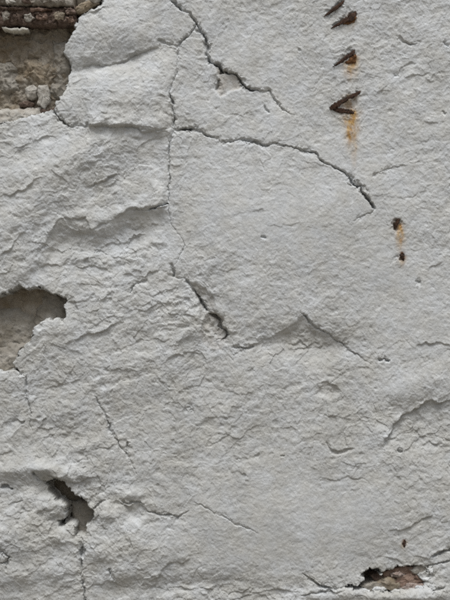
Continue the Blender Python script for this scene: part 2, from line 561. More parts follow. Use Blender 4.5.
hollow([(190, 282), (206, 286), (215, 298), (218, 312), (226, 318), (228, 338), (218, 341), (208, 330), (200, 318), (196, 298)], 5, 4, .3)
hollow([(208, 314), (219, 315), (223, 320), (222, 326), (227, 330), (228, 337), (224, 352), (206, 350), (198, 338), (203, 322)], 7, 4.5, .35, edge=1.5, bottom=1.0)
H += 3.4 * blob(212, 328, 13, 14) * chips(QX, QY, 6, 174)
crack([(208, 315), (217, 316), (221, 321), (219, 326), (226, 329), (227, 336), (221, 341)], 1.9, 13, .1, .1)
ledge([(213, 316), (221, 322), (226, 330), (227, 337)], 5, 10)
crack(CR_F, .6, 2.2, .05, .05, lift=1.5, fade=10)
crack([(53, 109), (60, 120), (69, 126), (84, 127)], 1.3, 9, .05, .3)
ledge([(70, 72), (85, 66), (97, 64), (110, 63), (125, 60), (140, 53), (152, 47), (165, 44)], 6, 11, groove=2.2)
ledge([(84, 127), (110, 127), (130, 129), (150, 133), (170, 134)], 7, 12, .05, .2, groove=1)
crack([(85, 125), (88, 124), (83, 127)], 1.4, 6)
ledge([(120, 57), (130, 55), (142, 50)], 3, 9, groove=1)
ledge([(75, 20), (88, 13), (103, 10), (98, 18)], 5, 6)

# ---- left flank: diagonal broken ridges
ledge([(92, 228), (110, 220), (125, 215), (137, 209), (150, 208), (168, 203)], 6, 16, .1, .05, groove=1.5)
ledge([(38, 252), (50, 236), (60, 222), (70, 217), (85, 219), (93, 229), (98, 240)], 3.6, 10, groove=.6, back=7)
ledge([(80, 186), (100, 182), (113, 179), (122, 174)], 5, 11, groove=1)
ledge([(38, 269), (55, 265), (70, 258)], 5, 8, groove=1)
ledge([(74, 267), (90, 265), (107, 269)], 4.5, 8, groove=1)
ledge([(0, 258), (12, 246), (30, 228)], 4, 10)
ledge([(96, 250), (112, 244), (128, 240), (150, 232)], 4, 8)
ledge([(108, 258), (118, 256), (132, 262)], 3.5, 7)
ledge([(128, 231), (140, 225), (160, 222)], 4, 8)
ledge([(120, 278), (140, 275), (165, 268)], 3.5, 7)
ledge([(0, 200), (20, 192), (45, 178)], 3.5, 10)
ledge([(10, 150), (40, 140), (65, 135)], 3, 9)
crack([(129, 295), (132, 287), (140, 281), (147, 280)], 1.1, 5)
ledge([(66, 300), (80, 300), (93, 296)], 4, 8, groove=1)
ledge([(80, 318), (95, 322), (118, 316)], 2.5, 8)
ledge([(65, 345), (85, 335), (105, 330), (125, 318)], 3.5, 9)
ledge([(130, 312), (155, 305), (180, 300)], 3, 8)
ledge([(125, 345), (150, 338), (175, 340)], 3, 8)
ledge([(160, 362), (185, 352), (205, 356)], 3, 8)
ledge([(40, 395), (60, 385), (85, 378)], 2.5, 8)
ledge([(100, 372), (120, 366), (140, 372)], 2.5, 7)
ledge([(155, 300), (172, 312), (190, 318), (205, 320)], 3.5, 8)

# ---- thin cracks lower left
crack([(20, 372), (25, 378), (26, 390), (26, 400), (30, 415), (32, 434)], .8, 5, .02, .4, lift=-1.5, fade=8)
crack([(92, 394), (100, 405), (105, 415), (110, 430), (117, 442), (125, 452), (130, 460), (138, 476)], .85, 5, .15, .3)
crack([(128, 441), (128, 448), (125, 455)], .9, 4)
ledge([(129, 438), (129, 448), (126, 456)], 3.5, 9)
ledge([(80, 449), (95, 449), (108, 447), (120, 444)], 3.5, 8, groove=1)
ledge([(35, 425), (48, 430), (60, 424)], 2.5, 7)
# shelf and crumbled rim around the lower left hole
ledge([(30, 474), (38, 470), (50, 475), (62, 480), (78, 482), (93, 478), (98, 474)], 6, 10, groove=2)
crack([(32, 471), (38, 477), (46, 483)], 1.2, 6)
crack([(94, 508), (99, 504), (105, 500)], 1.0, 6, .05, .3)
crack([(119, 499), (126, 503), (137, 502), (144, 504), (148, 512)], 1.3, 7, .2, .4)
ledge([(117, 499), (126, 503), (137, 502), (146, 505), (149, 513)], 5, 8, groove=1)
hollow([(122, 503), (146, 504), (149, 514), (138, 526), (128, 518)], 3, 5)
crack([(80, 531), (81, 540), (82, 550), (81, 562), (81, 574), (84, 590), (85, 612)], .9, 6, .02, .1)
crack([(82, 543), (83, 551), (82, 558)], 3.4, 12)
ledge([(60, 545), (70, 540), (80, 546)], 3, 6)
crack([(1, 487), (8, 487), (13, 489)], 1.8, 9)
crack([(-6, 551), (4, 551), (10, 556), (7, 562), (-2, 563)], 1.1, 7)
crack([(7, 562), (7, 572)], .9, 4)
crack([(108, 566), (111, 576), (116, 581)], 1.0, 5)
ledge([(40, 600), (60, 588), (85, 590)], 3, 8)
ledge([(0, 520), (20, 512), (38, 512)], 2.5, 8)
ledge([(90, 548), (105, 540), (122, 538)], 2.5, 7)
ledge([(85, 592), (92, 585), (110, 582), (135, 585)], 3.5, 8, groove=.8)
# ---- lower middle
crack([(146, 511), (158, 514), (170, 515), (178, 517), (190, 511)], .8, 4, .05, .3)
ledge([(146, 511), (158, 514), (170, 515), (178, 517), (190, 511)], 2.5, 8)
crack([(193, 501), (206, 508), (220, 515), (240, 525), (260, 533)], .6, 2.4, .2, .2)
ledge([(148, 584), (160, 574), (168, 564), (178, 561), (192, 560)], 4.5, 9, groove=2)
ledge([(150, 590), (170, 586), (195, 588), (230, 590)], 4, 7, groove=1)
ledge([(215, 594), (235, 588), (262, 592), (300, 588)], 3.5, 7, groove=1)
ledge([(229, 473), (236, 471), (243, 475), (246, 482)], 3.5, 6, groove=1)
crack([(184, 408), (190, 408), (195, 410)], 1.2, 5)
ledge([(203, 418), (218, 417), (236, 418)], 2.6, 7)
ledge([(205, 446), (220, 440), (235, 432)], 2.4, 7)
crack([(254, 455), (260, 456)], .9, 3)
crack([(280, 456), (286, 457)], .8, 3)
ledge([(225, 392), (240, 396), (255, 392)], 2.2, 7)
# ---- scooped triangle below the smooth plate
hollow([(232, 349), (252, 346), (268, 338), (285, 331), (296, 320), (301, 312), (312, 323), (330, 336), (352, 352), (340, 356), (322, 352),
        (300, 356), (270, 356)], 4.2, 9, .1, edge=2.5, bottom=1.0)
ledge([(230, 347), (245, 347), (256, 345), (270, 338), (285, 331), (296, 321), (301, 312)], 2.2, 12)
H += 2.6 * blob(290, 338, 34, 13) * fbm(X, Y, 11, 3, 171, .6)
crack([(231, 347), (242, 348), (255, 347)], 1.3, 7)
crack([(301, 312), (311, 323), (325, 332), (340, 342), (352, 352), (362, 358), (372, 365)], .9, 4.5, .05, .35, lift=3, fade=12)
ledge([(283, 343), (300, 341), (312, 347), (328, 343), (336, 340)], 4, 6, groove=1)
crack([(378, 360), (384, 359), (391, 363)], 1.3, 6)
hollow([(312, 396), (318, 386), (326, 381), (338, 386), (341, 396), (330, 399)], 3.5, 4, .1)
ledge([(311, 396), (318, 385), (327, 380), (338, 385)], 3, 7)
ledge([(350, 372), (365, 366), (378, 372)], 2, 7)
ledge([(316, 412), (330, 418), (345, 412)], 2, 7)
ledge([(296, 425), (305, 415), (318, 408)], 2, 7)
# ---- right side
ledge([(383, 452), (386, 438), (396, 426), (406, 414), (417, 406), (432, 403), (460, 402)], 8, 14, .12, .02, groove=1.5, back=12)
ledge([(384, 440), (392, 438), (400, 438)], 3.5, 5)
ledge([(415, 430), (424, 428), (432, 424)], 3, 6)
ledge([(418, 447), (430, 443), (452, 446)], 3.5, 6, groove=1)
crack([(398, 451), (402, 452)], 1.6, 5)
ledge([(415, 347), (424, 341), (436, 341), (452, 346)], 3, 10)
hollow([(324, 441), (327, 440), (332, 449), (341, 450), (354, 447), (353, 451), (340, 456), (331, 455)], 5, 3, .25)
ledge([(324, 441), (331, 449), (341, 450), (354, 447)], 2.5, 5)
ledge([(318, 478), (335, 480), (352, 477), (368, 479)], 2.4, 6, groove=.6)
ledge([(350, 466), (358, 463), (368, 460)], 2, 6)
ledge([(384, 529), (400, 530), (415, 523), (435, 514)], 3.2, 9, .25, .2, groove=.6)
# top right scratches
crack([(396, 36), (402, 40), (410, 44), (420, 44)], .9, 4, .2, .3)
ledge([(395, 35), (402, 40), (410, 44), (422, 44)], 2.6, 7)
crack([(443, 41), (450, 46)], .9, 4)
ledge([(394, 76), (402, 65), (416, 61), (420, 61)], 2.6, 7, groove=.8)
crack([(393, 75), (399, 75)], .9, 3)
ledge([(420, 66), (425, 76), (432, 80), (438, 76)], 2, 6)
ledge([(378, 90), (386, 89), (392, 91)], 2.2, 6)
ledge([(420, 118), (432, 121), (440, 128)], 2.4, 7)
crack([(442, 111), (446, 115)], 1.1, 3)
ledge([(324, 51), (335, 53), (345, 50), (357, 45)], 1.8, 6, groove=.5)
ledge([(330, 84), (345, 82), (360, 79)], 1.8, 6)
ledge([(360, 76), (372, 75), (384, 77)], 1.5, 6)
ledge([(425, 272), (434, 266), (444, 262)], 2, 8)
ledge([(385, 268), (395, 267), (405, 266)], 1.6, 7)
ledge([(296, 160), (320, 166), (336, 164)], 1.4, 8)
ledge([(262, 224), (280, 227), (300, 222)], 1.4, 9)
crack([(262, 236), (266, 238)], 1.1, 3)
crack([(298, 52), (300, 50)], 1.2, 2.5)
ledge([(230, 215), (250, 212), (268, 208)], 1.3, 9)
ledge([(305, 226), (318, 228), (335, 226)], 1.3, 8)

CRUMB = np.zeros_like(X)
for cx, cy, rx, ry, am in ((125, 245, 40, 28, 2.4), (60, 250, 40, 25, 1.6), (95, 480, 40, 20, 2.0), (110, 530, 45, 35, 2.0), (30, 530, 40, 40, 1.8), (420, 430, 32, 22, 2.2),
                           (195, 310, 30, 35, 2.4), (120, 320, 60, 25, 1.5), (240, 595, 90, 12, 2.4), (90, 130, 60, 14, 1.6), (215, 80, 14, 14, 1.5)):
    CRUMB += am * blob(cx, cy, rx, ry)
H += CRUMB * (.6 * fbm(X, Y, 13, 4, 172, .6) + .9 * chips(QX, QY, 10, 173))

# ---- sockets of the iron: broken slots, rust eaten holes
for pts, w in (([(344, 1), (334, 9.5), (325, 16)], 2.6), ([(356, 12.5), (346, 20), (333, 27.5)], 3.6), ([(355, 50), (345, 59), (334, 66.5)], 2.8),
               ([(361, 91.5), (347, 99), (331, 108)], 3.0), ([(332, 108), (343, 111), (355, 113)], 3.0)):
    crack(pts, w * .7, 6, .1, .1)
hollow([(344, 60), (354, 54), (357, 62), (356, 70), (348, 68)], 3, 3, .3, bottom=.8)
hollow([(338, 105), (356, 96), (358, 104), (354, 111), (344, 109)], 3, 3, .25)
crack([(399, 219), (396, 224), (395, 231)], 2.4, 14, .1, .15)
hollow([(393, 219), (401, 217), (401, 232), (394, 234)], 3, 3)
crack([(402, 255), (403, 260)], 2.4, 7, .1, .1)
crack([(415, 282), (421, 281)], 1.7, 9, .2, .2)
crack([(403, 540), (404, 546)], 1.6, 7, .2, .2)


def stain(cx, y0, y1, w0, w1, s, arr, seed=0):
    W = window([(cx - w0 * 2, y0), (cx + w0 * 2, y1)], 12)
    x, y = X[W], Y[W]
    v = np.clip((y - y0) / (y1 - y0), -.5, 1.5)
    w = w0 + (w1 - w0) * np.clip(v, 0, 1)
    cc = cx + 1.3 * gnoise(y / 9, y * 0 + seed + .4, 150)
    m = np.exp(-((x - cc) / w) ** 2) * sstep(-.12, .05, v) * (1 - sstep(.35, 1.0, v))
    m *= np.clip(.8 + .7 * fbm(x, y * .45, 5, 3, 151 + seed), 0, 1.2)
    arr[W] = np.clip(np.maximum(arr[W], s * m), 0, 1)


stain(350.5, 57, 86, 7, 4.5, 1.0, rust, 1)
stain(353, 58, 76, 4, 3, .9, rust, 21)
stain(351, 111, 158, 7.5, 4.5, 1.15, rust, 2)
stain(354, 112, 180, 3.5, 2.5, .55, rust, 22)
stain(349, 95, 116, 7, 8, .55, rust, 3)
stain(350, 15, 34, 6, 5, .4, rust, 4)
stain(352, 12, 24, 5, 4, .5, scale_rust, 14)
stain(400, 224, 258, 4.2, 4.0, .9, rust, 5)
stain(402, 256, 270, 4, 3, .5, rust, 6)
stain(404, 541, 553, 3, 2, .5, rust, 7)
stain(402.5, 252, 263, 2.8, 2.4, 1.2, scale_rust, 8)
stain(350, 55, 64, 6, 4, .45, scale_rust, 9)
stain(347, 104, 117, 7, 4, .35, scale_rust, 10)
stain(396, 218, 233, 3, 2.4, .8, scale_rust, 11)
stain(404, 539, 547, 2, 2, .9, scale_rust, 12)

# ---- holes right through the render
HOLES = [
    [(-60, -60), (112, -60), (103, 0), (95, 7), (84, 13), (77, 20), (73, 29), (67, 39), (64, 52), (68, 62), (70, 72), (67, 83), (60, 95), (54, 107), (46, 112),
     (30, 115), (15, 119), (0, 123), (-20, 128), (-60, 120)],
    [(-30, 300), (0, 296), (11, 292), (19, 285), (27, 287.5), (37, 286), (45, 291), (55, 295), (65, 298), (65, 318), (53, 319), (40, 321),
     (34, 327), (33, 335), (27, 343), (23, 348), (15, 356), (12, 363), (19, 370), (8, 371), (0, 369), (-30, 364)],
    [(44, 483), (52, 480), (60, 482), (67, 485), (71, 491), (74, 496), (82, 499), (88, 507), (94, 510), (93, 518), (90, 523), (86, 526), (86, 535),
     (75.5, 535), (75, 523), (68, 522), (60, 525), (58, 521), (65, 517), (68, 511), (65, 505), (57, 500), (51, 492)],
    [(345, 585.5), (358, 586), (364, 579), (362, 573), (367, 572), (370, 567), (376, 569), (381, 575), (388, 571), (398, 567), (412, 568),
     (428, 567), (427, 571), (417, 574), (424, 581), (421, 588), (404, 590), (390, 592), (375, 589), (360, 589), (345, 588)],
]
hole_sd = np.full_like(X, 99.0)
for k, poly in enumerate(HOLES):
    W = window(poly, 40)
    d, _, _ = poly_dist(poly + [poly[0]], WX[W], WY[W])
    s = np.where(inside(poly, WX[W], WY[W]), -d, d)
    s = s + 2.6 * (CELL[W] - .5) + .7 * (CELL2[W] - .5) - .3
    hole_sd[W] = np.minimum(hole_sd[W], s)
H -= 2.5 * np.exp(-np.clip(hole_sd, 0, 99) / 2.0)
H -= 46 * sstep(.5, -1.6, hole_sd)
under = np.clip(under + .7 * sstep(2.0, -.5, hole_sd), 0, 1)
mortar = np.maximum(mortar, .35 * sstep(-.2, -1.4, hole_sd))
# extra loose crack lines by the lower right break
for pts, w, dep in (([(303, 574), (312, 580), (320, 586), (332, 588), (346, 586)], 1.1, 7), ([(396, 567), (412, 568), (430, 566), (440, 563), (456, 559)], 1.2, 8),
                    ([(428, 558), (438, 554), (456, 548)], 1.5, 8), ([(424, 581), (432, 573), (434, 565)], 1.0, 6), ([(300, 596), (320, 592), (345, 590)], 1.0, 5),
                    ([(424, 583), (432, 590), (446, 585)], .9, 5)):
    crack(pts, w, dep, .2, .2, lift=2.0, fade=7)
ledge([(374, 563), (384, 557), (395, 557), (406, 563)], 4, 7, groove=1.5)
ledge([(410, 556), (428, 557), (440, 552), (458, 546)], 3, 8)
H += 1.4 * blob(405, 590, 70, 14) * fbm(X, Y, 7, 3, 170, .6)

# ---- split into the slabs the cracks make
lab = np.zeros(X.shape, np.int8)           # 0 = lower field
F = 4000
SLABS = [
    # smooth plate and everything right of it
    CR_D[::-1][:-1] + [(175, 128)] + CR_C[1:] + [(397, 216), (450, 230), (F, 300), (F, 430), (450, 400), (410, 385), (372, 365), (352, 352), (325, 332), (301, 312),
     (285, 331), (256, 345), (232, 348)] + CR_E[::-1][1:],
    # upper right field
    CR_A + [(314, 152)] + CR_C[13:] + [(397, 216), (450, 230), (F, 300), (F, -F), (172, -F)],
    # wedge between the cracks
    CR_A[4:] + [(314, 152)] + CR_C[:13][::-1] + CR_B[::-1],
    # block beside the recess
    [(103, -F), (172, -F)] + CR_A[1:5] + CR_B + [(172, 128)] + CR_F[::-1] + [(50, 100), (60, 0)],
    # left flank
    [(-F, 126), (-20, 126), (53, 110)] + CR_F + CR_D[1:] + CR_E[:9] + [(150, 280), (129, 295), (93, 296), (66, 300), (30, 310), (-F, 310)],
    # lower left corner
    [(-F, 310), (10, 340), (20, 372), (26, 390), (26, 400), (30, 415), (32, 434), (30, 455), (33, 471), (46, 484), (70, 510), (80, 531), (82, 550), (81, 574), (84, 590), (85, 612), (90, F), (-F, F)],
    # bottom edge
    [(303, 574), (320, 586), (346, 587), (380, 580), (412, 568), (430, 566), (440, 563), (456, 559), (F, 540), (F, F), (280, F), (290, 610)],
]
for k, poly in enumerate(SLABS, 1):
    m = inside(poly, WX, WY) & (lab == 0)
    lab[m] = k

# ---- mesh with normals taken from the whole surface, so neighbouring slabs meet without a seam
PX = (X - 225) * S
PZ = ZC + (300 - Y) * S
PY = -H * 0.001
V = np.stack([PX, PY, PZ], -1).astype(np.float32)
du = np.empty_like(V); dv = np.empty_like(V)
du[:, 1:-1] = V[:, 2:] - V[:, :-2]; du[:, 0] = V[:, 1] - V[:, 0]; du[:, -1] = V[:, -1] - V[:, -2]
dv[1:-1] = V[2:] - V[:-2]; dv[0] = V[1] - V[0]; dv[-1] = V[-1] - V[-2]
NR = np.cross(dv, du)
NR /= np.linalg.norm(NR, axis=-1, keepdims=True) + 1e-12
NR *= np.where(NR[..., 1:2] > 0, -1, 1)

ny, nx = X.shape
ii, jj = np.meshgrid(np.arange(ny - 1), np.arange(nx - 1), indexing='ij')
q = np.stack([ii * nx + jj, (ii + 1) * nx + jj, (ii + 1) * nx + jj + 1, ii * nx + jj + 1], -1).reshape(-1, 4)
keep = (hole_sd.ravel()[q] > -2.2).any(1) & (V[..., 2].ravel()[q] > -0.05).all(1)
q = q[keep]
ql = lab.ravel()[q[:, 0]]
Vf = V.reshape(-1, 3); Nf = NR.reshape(-1, 3)
ATT = dict(undercoat=under, mortar=mortar, rust=rust, scale_rust=scale_rust)
SLAB_LABEL = {1: 'smooth pale plate of plaster bounded by the long cracks', 6: 'lumpy corner of plaster below the left hole',
              4: 'cushioned block of plaster beside the upper recess', 7: 'crumbled plaster edge below the brick fragments'}
for k in range(len(SLABS) + 1):
    qq = q[ql == k]
    if not len(qq):
        continue
    ids, inv = np.unique(qq, return_inverse=True)
    inv = inv.reshape(-1).astype(np.int32)
    me = bpy.data.meshes.new('plaster_slab')
    me.vertices.add(len(ids)); me.vertices.foreach_set('co', Vf[ids].ravel())
    nq = len(qq)
    me.loops.add(nq * 4); me.loops.foreach_set('vertex_index', inv)
    me.polygons.add(nq); me.polygons.foreach_set('loop_start', np.arange(0, nq * 4, 4, dtype=np.int32))
    me.update(calc_edges=True)
    me.polygons.foreach_set('use_smooth', np.ones(nq, bool))
    me.materials.append(M_PL)
    for an, arr in ATT.items():
        at = me.attributes.new(an, 'FLOAT', 'POINT')
        at.data.foreach_set('value', np.ascontiguousarray(arr.ravel()[ids], np.float32))
    me.normals_split_custom_set_from_vertices(Nf[ids])
    me.update()
    o = bpy.data.objects.new('plaster_slab', me)
    COL.objects.link(o)
    o.parent = wall
    if k in SLAB_LABEL:
        o['label'] = SLAB_LABEL[k]


# ---------------------------------------------------------------- masonry behind the render
def slab_box(name, x0, x1, y0, y1, out, back, mat, amp, seed, step=2.0, lam=14, parent=wall, tilt=(0, 0), edge=4.0, rot=0.0, sharp=1.1, grit=2.2):
    """a squared, weathered stone, brick or timber: displaced front sheet, rounded edges and sides running back into the wall"""
    nx_ = max(6, int((x1 - x0) / step)); ny_ = max(4, int((y1 - y0) / step))
    gx, gy = np.meshgrid(np.linspace(x0, x1, nx_), np.linspace(y0, y1, ny_))
    ex = np.minimum(gx - x0, x1 - gx); ey = np.minimum(gy - y0, y1 - gy)
    e = np.minimum(ex, ey)
    h = out - edge * np.exp(-e / sharp)
    h = h + grit * (1.1 * chips(gx, gy, 9, seed + 30) + .7 * chips(gx, gy, 4.2, seed + 31) + .5 * chips(gx, gy, 2.0, seed + 32))
    h = h + amp * fbm(gx, gy, lam, 4, seed, .55) + amp * .5 * ridged(gx, gy, lam * .6, 3, seed + 20)
    h = h + tilt[0] * ((gx - x0) / (x1 - x0) - .5) + tilt[1] * ((gy - y0) / (y1 - y0) - .5)
    wx = gx + 1.6 * gnoise(gx / 9, gy / 9, seed + 3) + .8 * gnoise(gx / 3.5, gy / 3.5, seed + 4)
    wy = gy + 1.6 * gnoise(gx / 9, gy / 9, seed + 5) + .8 * gnoise(gx / 3.5, gy / 3.5, seed + 6)
    if rot:
        cx_, cy_ = (x0 + x1) / 2, (y0 + y1) / 2
        cr_, sr_ = math.cos(math.radians(rot)), math.sin(math.radians(rot))
        wx, wy = cx_ + (wx - cx_) * cr_ - (wy - cy_) * sr_, cy_ + (wx - cx_) * sr_ + (wy - cy_) * cr_
    verts = [P(a, b_, c_) for a, b_, c_ in zip(wx.ravel(), wy.ravel(), h.ravel())]
    faces = [(i * nx_ + j, (i + 1) * nx_ + j, (i + 1) * nx_ + j + 1, i * nx_ + j + 1) for i in range(ny_ - 1) for j in range(nx_ - 1)]
    ring = [j for j in range(nx_)] + [i * nx_ + nx_ - 1 for i in range(1, ny_)] + [(ny_ - 1) * nx_ + j for j in range(nx_ - 2, -1, -1)] + [i * nx_ for i in range(ny_ - 2, 0, -1)]
    base = len(verts)
    for r in ring:
        v = verts[r]
        verts.append((v[0], -back * .001, v[2]))
    m_ = len(ring)
    for a in range(m_):
        b2 = (a + 1) % m_
        faces.append((ring[a], ring[b2], base + b2, base + a))
    faces.append(tuple(base + a for a in range(m_)))
    return mesh_obj(name, verts, faces, mat, parent)


def shard(name, poly, out, mat, seed, parent=wall, dome=2.5, back=-70):
    """angular broken piece: jagged outline, a few facets, sides running back into the wall"""
    pts = []
    for i in range(len(poly)):
        a, b_ = poly[i], poly[(i + 1) % len(poly)]
        n = max(2, int(math.hypot(b_[0] - a[0], b_[1] - a[1]) / 1.0))
        for k in range(n):
            pts.append((a[0] + (b_[0] - a[0]) * k / n, a[1] + (b_[1] - a[1]) * k / n))
    pts = np.array(pts)
    c0 = pts.mean(0)
    size = np.abs(pts - c0).max()
    n = len(pts)
    scs = (1.0, .96, .86, .72, .55, .36, .16)
    verts = []; faces = []
    for r, sc_ in enumerate(scs):
        u = c0[0] + (pts[:, 0] - c0[0]) * sc_; v = c0[1] + (pts[:, 1] - c0[1]) * sc_
        wu = u + 1.1 * gnoise(u / 5, v / 5, seed) + .6 * gnoise(u / 1.9, v / 1.9, seed + 1)
        wv = v + 1.1 * gnoise(u / 5, v / 5, seed + 2) + .6 * gnoise(u / 1.9, v / 1.9, seed + 3)
        h = out + dome * (1 - sc_ ** 3) - (2.2 if r == 0 else .5 if r == 1 else 0)
        h = h + 3.6 * chips(wu, wv, size * .8, seed + 4) + 1.8 * chips(wu, wv, size * .35, seed + 5) + .7 * gnoise(u / 1.6, v / 1.6, seed + 6)
        verts += [P(a, b_, c_) for a, b_, c_ in zip(wu, wv, h)]
    verts.append(P(c0[0], c0[1], float(np.mean(h))))
    R = len(scs)
    for r in range(R - 1):
        for k in range(n):
            k2 = (k + 1) % n
            faces.append((r * n + k, r * n + k2, (r + 1) * n + k2, (r + 1) * n + k))
    for k in range(n):
        faces.append(((R - 1) * n + k, (R - 1) * n + (k + 1) % n, R * n))
    base = len(verts)
    for k in range(n):
        v = verts[k]; verts.append((v[0], -back * .001, v[2]))
    for k in range(n):
        k2 = (k + 1) % n
        faces.append((k2, k, base + k, base + k2))
    faces.append(tuple(base + k for k in range(n)))
    return mesh_obj(name, verts, faces, mat, parent)


def clod(cx, cy, rx, ry, seed):
    """irregular outline for a crumb"""
    rng = random.Random(seed)
    n = rng.randint(6, 9); ph = rng.uniform(0, 6.28)
    return [(cx + rx * rng.uniform(.7, 1.15) * math.cos(ph + 6.2832 * k / n), cy + ry * rng.uniform(.7, 1.15) * math.sin(ph + 6.2832 * k / n)) for k in range(n)]


# core of the wall
core = slab_box('masonry_core', -1240, 1690, -690, 1174, -62, -420, M_MORTAR, 4, 200, step=24, lam=60)

# recess at the upper left: bedding mortar, a rotten timber with loose layers, stones, dark pieces imitating shaded pits
slab_box('bedding_mortar', -60, 96, 14, 134, -36, -90, M_BED, 6.5, 210, lam=26, step=.9, tilt=(9, 14), grit=3.0)
slab_box('backing_stone', -26, 16, 58, 96, -22, -70, M_STONE, 4.0, 215, lam=14, step=1.0, edge=22, sharp=5, rot=-12, grit=3)
slab_box('backing_stone', 16, 48, 55, 82, -23, -70, M_TAN, 4.0, 216, lam=12, step=1.0, edge=24, sharp=5, rot=14, grit=3)
slab_box('backing_stone', 46, 76, 36, 100, -23, -70, M_STONE, 4.0, 217, lam=14, step=1.0, edge=24, sharp=5, rot=6, grit=3)
shard('backing_stone', [(23, 86), (31, 83), (36, 86), (35, 96), (30, 99), (25, 96)], -17, M_PALE, 41)
shard('backing_stone', [(37, 85), (45, 83), (49, 90), (48, 101), (43, 107), (36, 103), (36, 94)], -15, M_PALE, 42)
shard('backing_stone', [(17, 101), (27, 99), (33, 102), (30, 105), (19, 105)], -20, M_TIMBER, 43)  # no real stone: its dark colour stands in for the shade of a pit
shard('backing_stone', [(36, 106), (45, 109), (56, 104), (58, 108), (46, 113), (35, 111)], -20, M_TIMBER, 44)  # dark piece painting the shaded pit below the pale stone
slab_box('backing_stone', -50, 42, 108, 134, -12, -70, M_PALE, 3.4, 240, lam=16, step=1.0, rot=-4, edge=14, sharp=3)
beam = slab_box('timber_lintel', -60, 77, 6.5, 24.5, 0, -80, M_TIMBER, 3.5, 250, step=.8, lam=9, edge=6, sharp=1.5, grit=4.5)
slab_box('split_layer', -60, 73, -14, 6.2, 9, -60, M_TIMBER_PALE, 2.4, 255, step=.9, lam=12, edge=5, parent=beam, grit=3.5)
rng_ = random.Random(77)
for poly, out, mt in (([(1, 12), (7, 10), (11, 13), (9, 20), (3, 21)], 3, M_TIMBER_PALE), ([(11, 15), (18, 14), (21, 19), (14, 22)], 2, M_TIMBER),
                      ([(24, 15), (31, 13), (35, 18), (31, 22), (25, 21)], 3, M_PALE), ([(30, 9), (42, 8), (52, 10), (43, 12), (31, 12)], 5, M_BRICK),
                      ([(37, 14), (46, 12), (49, 18), (43, 21), (37, 19)], 2, M_BRICK), ([(52, 14), (59, 11), (65, 14), (64, 20), (55, 20)], 3, M_TAN),
                      ([(64, 8), (74, 9), (76, 14), (68, 15)], 4, M_TIMBER), ([(-2, 7), (14, 8), (26, 8), (20, 10.5), (2, 10)], 5, M_TIMBER),
                      ([(66, 17), (73, 16), (75, 22), (68, 23)], 1, M_BRICK), ([(48, 20), (58, 21), (56, 25), (46, 24)], 0, M_TIMBER),
                      ([(5, 1), (14, 0), (17, 4), (8, 6)], 12, M_PALE), ([(38, 0), (50, -2), (56, 3), (44, 5)], 12, M_TIMBER_PALE),
                      ([(22, 1), (30, 0), (33, 4), (25, 5)], 11, M_TIMBER)):
    shard('crumb', poly, out, mt, rng_.randint(0, 9999), parent=beam, back=-30, dome=2)
slab_box('wood_lath', 2, 27.5, 27.6, 30.2, -2, -40, M_LATH, .2, 270, step=.9, lam=10, edge=1.0, grit=.25)
shard('backing_stone', [(75, 9), (82, 3), (92, 0), (99, 3), (91, 9), (84, 14), (77, 14)], 4, M_TAN, 45)
shard('backing_stone', [(86, -8), (100, -10), (104, -2), (96, 4), (86, 3)], 6, M_PALE, 46)

# left hole
slab_box('bedding_mortar', -60, 90, 270, 390, -46, -100, M_BED, 3.0, 279, lam=24, step=1.2)
slab_box('backing_stone', -40, 34, 304, 352, -32, -90, M_STONE, 2.8, 280, lam=26, step=1.0, tilt=(-4, 18), rot=7, edge=16, sharp=6)
slab_box('backing_stone', 33, 76, 280, 336, -37, -90, M_STONE, 2.8, 282, lam=22, step=1.0, tilt=(-4, 14), rot=9, edge=16, sharp=6)
slab_box('backing_stone', -40, 44, 344, 388, -20, -90, M_STONE, 2.6, 285, lam=20, step=1.0, tilt=(-4, 10), rot=-13, edge=16, sharp=6)
# lower left hole
slab_box('backing_stone', 70, 112, 502, 550, -31, -90, M_STONE, 3.0, 290, lam=18, step=1.0, tilt=(6, 12), rot=-8, edge=9, sharp=2.5)
# lower right break
rng_ = random.Random(99)
for nm, poly, out, mt in (
        ('brick_fragment', [(383, 573), (392, 569), (407, 567), (418, 570), (422, 575), (410, 577), (396, 581), (385, 581)], -9, M_BRICK),
        ('brick_fragment', [(398, 578), (409, 574), (420, 577), (425, 583), (412, 585), (400, 588), (394, 583)], -5, M_BRICK),
        ('backing_stone', [(399, 588), (409, 582), (424, 584), (427, 590), (408, 593)], -1, M_PINK),
        ('backing_stone', [(377, 583), (388, 577), (399, 581), (403, 587), (394, 592), (382, 590)], -5, M_TAN),
        ('backing_stone', [(360, 587), (371, 583), (383, 584), (388, 590), (372, 593)], -4, M_STONE),
        ('backing_stone', [(409, 571), (419, 566), (434, 565), (433, 571), (419, 576)], -5, M_PALE),
        ('backing_stone', [(371, 578), (381, 574), (388, 581), (377, 586)], -17, M_TIMBER),
        ('brick_fragment', [(390, 574), (400, 572), (406, 575), (399, 578), (391, 578)], -3, M_PINK)):
    shard(nm, poly, out, mt, rng_.randint(0, 9999), dome=2.2)
for cx, cy, rx, ry, out in ((421, 588, 7, 3.0, 3), (379, 589, 8, 2.6, 3), (399, 591.5, 9, 2.6, 5),
                            (431, 571, 6, 3.6, 1), (364, 591, 6, 2.6, 4), (427, 579, 6, 3.2, 1), (413, 592, 7, 2.4, 5)):
    shard('plaster_crumb', clod(cx, cy, rx, ry, int(cx)), out, M_PL, rng_.randint(0, 9999), dome=2.0)



# ---------------------------------------------------------------- iron in the upper right
def surf(px, py):
    i = int(np.clip(np.searchsorted(ay, py), 0, ny - 1)); j = int(np.clip(np.searchsorted(ax, px), 0, nx - 1))
    return float(np.percentile(H[i - 9:i + 10, j - 9:j + 10], 70))


